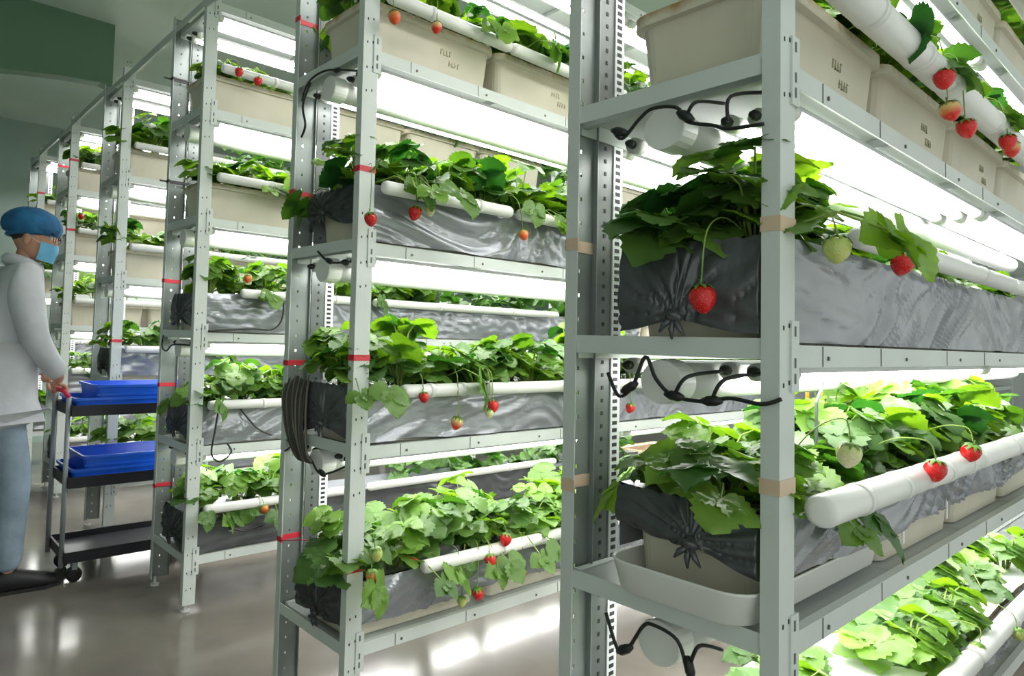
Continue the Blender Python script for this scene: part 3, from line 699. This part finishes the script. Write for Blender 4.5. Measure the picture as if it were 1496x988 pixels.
# yellow hang strips at the back of A's second tier
for x, wh in ((.94, 'nearer the aisle'), (1.05, 'nearer the yellow strip')):
    t = thing('yellow_clip', f'small yellow clip {wh}, behind the second tier plants, peach-taped rack', 'clip', (x, .31, 1.03), 'yellow clips on peach-taped rack')
    MB().box(-.008, .008, -.002, .002, -.03, .03).build('tab', 'yellow', t); MB().tube([(0, 0, .03), (0, .0, .055)], .0015, 6).build('wire', 'cable', t)
t = thing('yellow_trap', 'long yellow sticky strip above the second tier plants, peach-taped rack', 'insect trap', (1.25, .32, 1.04))
MB().box(0, .45, -.003, .003, -.016, .016).build('strip', 'yellow', t); MB().tube([(.02, 0, .016), (.02, 0, .06)], .0015, 6).build('wire', 'cable', t)
t = thing('wire_hook', 'small bent grey wire hook standing among leaves, second tier of peach-taped rack', 'hook', (.42, .1, .90))
MB().tube(smoothpath([(0, 0, 0), (0, 0, .15), (.004, 0, .175), (.03, 0, .20), (.032, 0, .215)], 4), .0032, 6).build('wire', 'zinc', t, True)

# ------------------------------------------------------------------ cart
CX0, CX1, CY0, CY1 = -.325, .33, 2.93, 3.27
t = thing('trolley_cart', 'black three-tier trolley cart carrying blue trays', 'cart', (CX0, CY0, 0))
lx, ly = CX1-CX0, CY1-CY0
for z in (.115, .455, .785):
    mb = MB(); mb.box(0, lx, 0, ly, z, z+.008); s_ = mb.build('shelf', 'tray_grey', t)
    lip = MB()
    lip.box(-.004, lx+.004, -.004, .006, z-.012, z+.038); lip.box(-.004, lx+.004, ly-.006, ly+.004, z-.012, z+.038)
    lip.box(-.004, .006, .006, ly-.006, z-.012, z+.038); lip.box(lx-.006, lx+.004, .006, ly-.006, z-.012, z+.038)
    lip.build('shelf_lip', 'black_plastic', s_)
for x in (-.012, lx+.012):
    for y in (.03, ly-.03): MB().tube([(x, y, .08), (x, y, .86)], .011, 10).build('leg', 'cart_grey', t, True)
for x in (.05, lx-.05):
    for y in (.05, ly-.05):
        w_ = MB(); w_.tube([(x, y-.012, .035), (x, y+.012, .035)], .035, 14); c_ = w_.build('caster', 'rubber', t, True)
        MB().box(x-.012, x+.012, y-.02, y+.02, .06, .104).build('fork', 'cart_grey', c_)
MB().tube(smoothpath([(-.012, .03, .86), (-.03, .03, .885), (-.035, .06, .89), (-.035, ly-.06, .89), (-.03, ly-.03, .885), (-.012, ly-.03, .86)], 5), .011, 10).build('handle', 'red_grip', t, True)
def crate(z, h, x0, x1, lab):
    c = thing('blue_tray', lab, 'tray', ((x0+x1)/2, (CY0+CY1)/2, z)); w2 = (x1-x0)/2; d2 = (CY1-CY0)/2-.012
    def q_(e, zz): return rrect(-w2+e, w2-e, -d2+e, d2-e, .02, zz, 3)
    MB().rings([q_(.018, 0), q_(.012, .004), q_(.004, h-.014), q_(-.004, h-.012), q_(-.004, h), q_(.006, h), q_(.018, .012)], True, True, True).build('tray_shell', 'blue', c)
    MB().box(-w2*.98, w2*.98, -d2+.0005, -d2+.008, h*.42, h*.5).build('rib', 'blue', c)
X2 = CX1-.012
crate(.7935, .062, CX0+.012, X2, 'lower of two blue plastic trays on the top shelf of the cart')
crate(.8295, .085, CX0+.10, X2, 'upper nested blue plastic tray on the top shelf of the cart')
crate(.4635, .062, CX0+.012, X2, 'lower of two blue plastic trays on the middle shelf of the cart')
crate(.4995, .085, CX0+.06, X2, 'upper nested blue plastic tray on the middle shelf of the cart')

# ------------------------------------------------------------------ person
PXo, PYo = -.555, 3.10
def skin(name, pts, edges, radii, material, parent, sub=2, root=0):
    me = bpy.data.meshes.new(name); me.from_pydata(pts, edges, []); me.materials.append(MAT[material])
    o = link(name, me, parent); sk = o.modifiers.new('skin', 'SKIN'); sk.use_smooth_shade = True
    if not me.skin_vertices: me.skin_vertices.new()
    for i, rr_ in enumerate(radii):
        me.skin_vertices[0].data[i].radius = rr_ if isinstance(rr_, tuple) else (rr_, rr_)
        me.skin_vertices[0].data[i].use_root = (i == root)
    ss = o.modifiers.new('sub', 'SUBSURF'); ss.levels = sub; ss.render_levels = sub
    return o
P = thing('person', 'person in pale lab coat, blue hair cap and face mask pushing the cart', 'person', (PXo, PYo, 0))
# local axes: +x forward (towards the cart), y: left is +, z up
J = dict(pel=(-.06, 0, .93), wst=(-.05, 0, 1.08), chs=(-.015, 0, 1.30), ntop=(.015, 0, 1.44), nck=(.035, 0, 1.50), hd=(.055, -.008, 1.58),
         shR=(-.005, -.175, 1.40), elR=(.045, -.215, 1.13), wrR=(.175, -.14, .955), shL=(-.005, .175, 1.40), elL=(.045, .215, 1.13), wrL=(.175, .14, .955),
         hipR=(-.055, -.09, .90), knR=(.02, -.10, .50), anR=(.0, -.11, .085), hipL=(-.055, .09, .90), knL=(-.06, .10, .50), anL=(-.17, .11, .10),
         toR=(.12, -.12, .035), toL=(-.05, .12, .04))
keys = list(J); ix = {n: i for i, n in enumerate(keys)}
E_ = [('pel', 'wst'), ('wst', 'chs'), ('chs', 'ntop'), ('ntop', 'nck'), ('nck', 'hd')]
for s in 'RL': E_ += [('chs', 'sh'+s), ('sh'+s, 'el'+s), ('el'+s, 'wr'+s), ('pel', 'hip'+s), ('hip'+s, 'kn'+s), ('kn'+s, 'an'+s), ('an'+s, 'to'+s)]
rad = dict(pel=(.12, .10), wst=(.11, .09), chs=(.10, .09), ntop=.05, nck=.05, hd=.06, sh=.04, el=.04, wr=.026, hip=.085, kn=.055, an=.034, to=.016)
body_pts = [J[n] for n in keys]; body_r = [rad.get(n) or rad[n[:-1]] for n in keys]
# hands: palm and five fingers per side gripping the bar, grown from the wrist as part of the body chain
edges = [(ix[a], ix[b2]) for a, b2 in E_]
hx = CX0-.035-PXo; hz = .89
for s, sg in (('R', -1), ('L', 1)):
    wr = Vector(J['wr'+s]); pm = Vector((hx-.028, sg*.095, hz+.032)); n0 = len(body_pts)
    body_pts.append(tuple(pm)); body_r.append((.030, .017)); edges.append((ix['wr'+s], n0))
body = skin('body', body_pts, edges, body_r, 'skin', P)
for s, sg in (('R', -1), ('L', 1)):
    for f, (dy, ln) in enumerate(((.030, .92), (.010, 1.), (-.010, .95), (-.029, .8))):
        y = sg*(.095-dy); b0 = Vector((hx-.022, y, hz+.030))
        pts = [b0, (hx+.004, y, hz+.026), (hx+.021*ln, y, hz+.008), (hx+.014*ln, y, hz-.016*ln)]
        skin('finger', [tuple(v) for v in pts], [(0, 1), (1, 2), (2, 3)], [.0095, .009, .0085, .0075], 'skin', body, 1)
    y = sg*(.095-.045)
    skin('thumb', [(hx-.03, y+sg*.012, hz+.022), (hx-.026, y, hz+.004), (hx-.012, y-sg*.008, hz-.014)], [(0, 1), (1, 2)], [.011, .0105, .0085], 'skin', body, 1)
# head turned a little towards the racks
HD = link('head', None, P, (.062, -.012, 1.555)); HD.empty_display_size = .05; HD.rotation_euler = (0, .10, -.50)
hm = MB()
def headfn(d):
    k = 1.
    if d.z < 0 and d.x < .1: k *= 1-.18*min(1, -d.z*1.2)*min(1, (.1-d.x)*1.4)
    if d.z < -.3: k *= .97
    return k
hm.ellipsoid((0, 0, .06), (.095, .074, .118), 24, 18, headfn)
hm.ellipsoid((.088, 0, .045), (.018, .013, .026), 10, 8)                     # nose
for s in (-1, 1):
    hm.ellipsoid((-.008, s*.074, .052), (.019, .008, .031), 10, 8)           # ears
hm.ellipsoid((.074, 0, .0), (.022, .03, .018), 12, 8)                        # chin and mouth
bpy.data.objects.remove(HD); 
HM = hm.build('head', 'skin', P, True, (.058, -.012, 1.535)); HM.rotation_euler = (0, .10, -.50)
for s in (-1, 1):
    MB().ellipsoid((.083, s*.032, .07), (.010, .014, .009), 10, 8).build('eye', 'pvc', HM, True)
    MB().ellipsoid((.091, s*.032, .07), (.0035, .006, .006), 8, 6).build('pupil', 'hair', HM, True)
    MB().box(.083, .094, s*.032-.018, s*.032+.018, .087, .092).build('eyebrow', 'hair', HM)
    MB().tube([(.098, s*.034+.02*math.cos(a), .068+.016*math.sin(a)) for a in [2*PI*i/14 for i in range(15)]], .0016, 6).build('glasses_rim', 'hair', HM, True)
    MB().tube([(.096, s*.056, .074), (.04, s*.080, .078), (-.01, s*.080, .076)], .0018, 6).build('glasses_arm', 'hair', HM, True)
    MB().tube([(.07, s*.056, .03), (.03, s*.076, .05), (-.008, s*.082, .07)], .0016, 5).build('mask_loop', 'pvc', HM, True)
def maskpt(u, v):
    a = (u-.5)*2.0; x = .105*math.cos(a)+.012*math.exp(-(a*2.5)**2)*(1-abs(v-.35)*1.1); y = .082*math.sin(a); z = .045-.085*v-.006*math.cos(a*2)
    return (x-.012*v*v-.004, y, z)
MB().rings([[maskpt(i/16, j/8) for i in range(17)] for j in range(9)], False).build('face_mask', 'mask', HM, True)
hr = MB(); hr.ellipsoid((-.016, 0, .088), (.090, .077, .085), 20, 14, lambda d: 1. if d.x < .45 - d.z*.2 or d.z > .55 else .9); hr.build('hair', 'hair', HM, True)
cp = MB(); cp.ellipsoid((-.020, 0, .120), (.132, .106, .085), 28, 14, lambda d: (1+.035*math.sin(math.atan2(d.y, d.x)*17)+.02*noise.noise(d*5)) if d.z > -.45 else .93)
cp.build('hair_cap', 'bouffant', HM, True)
MB().tube([(-.012+.108*math.cos(a), .085*math.sin(a), .082-.018*math.cos(a)*-1) for a in [2*PI*i/24 for i in range(25)]], .009, 8).build('cap_band', 'bouffant', HM, True)
# coat: torso and sleeves, skirt to mid thigh, collar
cn = ['pel', 'wst', 'chs', 'ntop', 'shR', 'elR', 'wrR', 'shL', 'elL', 'wrL', 'sk1', 'sk2']
CJ = dict(J); CJ['sk1'] = (-.05, 0, .80); CJ['sk2'] = (-.035, 0, .70); ci = {n: i for i, n in enumerate(cn)}
cr = dict(pel=(.20, .16), wst=(.17, .14), chs=(.16, .135), ntop=(.088, .085), sh=.092, el=.066, wr=.046, sk1=(.215, .18), sk2=(.22, .19))
CE = [('pel', 'wst'), ('wst', 'chs'), ('chs', 'ntop'), ('pel', 'sk1'), ('sk1', 'sk2'), ('chs', 'shR'), ('shR', 'elR'), ('elR', 'wrR'), ('chs', 'shL'), ('shL', 'elL'), ('elL', 'wrL')]
skin('lab_coat', [CJ[n] for n in cn], [(ci[a], ci[b2]) for a, b2 in CE], [cr.get(n) or cr[n[:-1]] for n in cn], 'coat', P)
MB().tube([(.022+.062*math.cos(a), .068*math.sin(a), 1.472-.02*math.cos(a)) for a in [2*PI*i/20 for i in range(21)]], .030, 8).build('collar', 'coat', P, True)
tn = ['pel', 'hipR', 'knR', 'anR', 'hipL', 'knL', 'anL']; ti = {n: i for i, n in enumerate(tn)}
tr_ = dict(pel=(.11, .10), hip=.088, kn=.075, an=.062)
skin('trousers', [J[n] for n in tn], [(ti[a], ti[b2]) for a, b2 in (('pel', 'hipR'), ('hipR', 'knR'), ('knR', 'anR'), ('pel', 'hipL'), ('hipL', 'knL'), ('knL', 'anL'))], [tr_.get(n) or tr_[n[:-1]] for n in tn], 'jeans', P)
for s, heel in (('R', (-.03, -.11, 0)), ('L', (-.20, .11, 0))):
    sh = MB(); hx0, hy0, _ = heel; rg = []
    for x, w_, h_ in ((-.035, .012, .06), (-.025, .036, .10), (.04, .044, .115), (.10, .046, .095), (.17, .048, .072), (.23, .038, .055), (.252, .012, .03)):
        rg.append([(hx0+x, hy0+w_*math.cos(a), max(0.002, h_*.5+h_*.5*math.sin(a))) for a in [2*PI*i/12 for i in range(12)]])
    so = sh.rings(rg, True, True, True).build('shoe', 'shoe', P, True)
    MB().prism([(hx0-.032, hy0-.03), (hx0+.10, hy0-.038), (hx0+.19, hy0-.046), (hx0+.25, hy0-.02), (hx0+.25, hy0+.02), (hx0+.19, hy0+.046), (hx0+.10, hy0+.038), (hx0-.032, hy0+.03)], .0, .016, 'Z').build('sole', 'rubber', so)
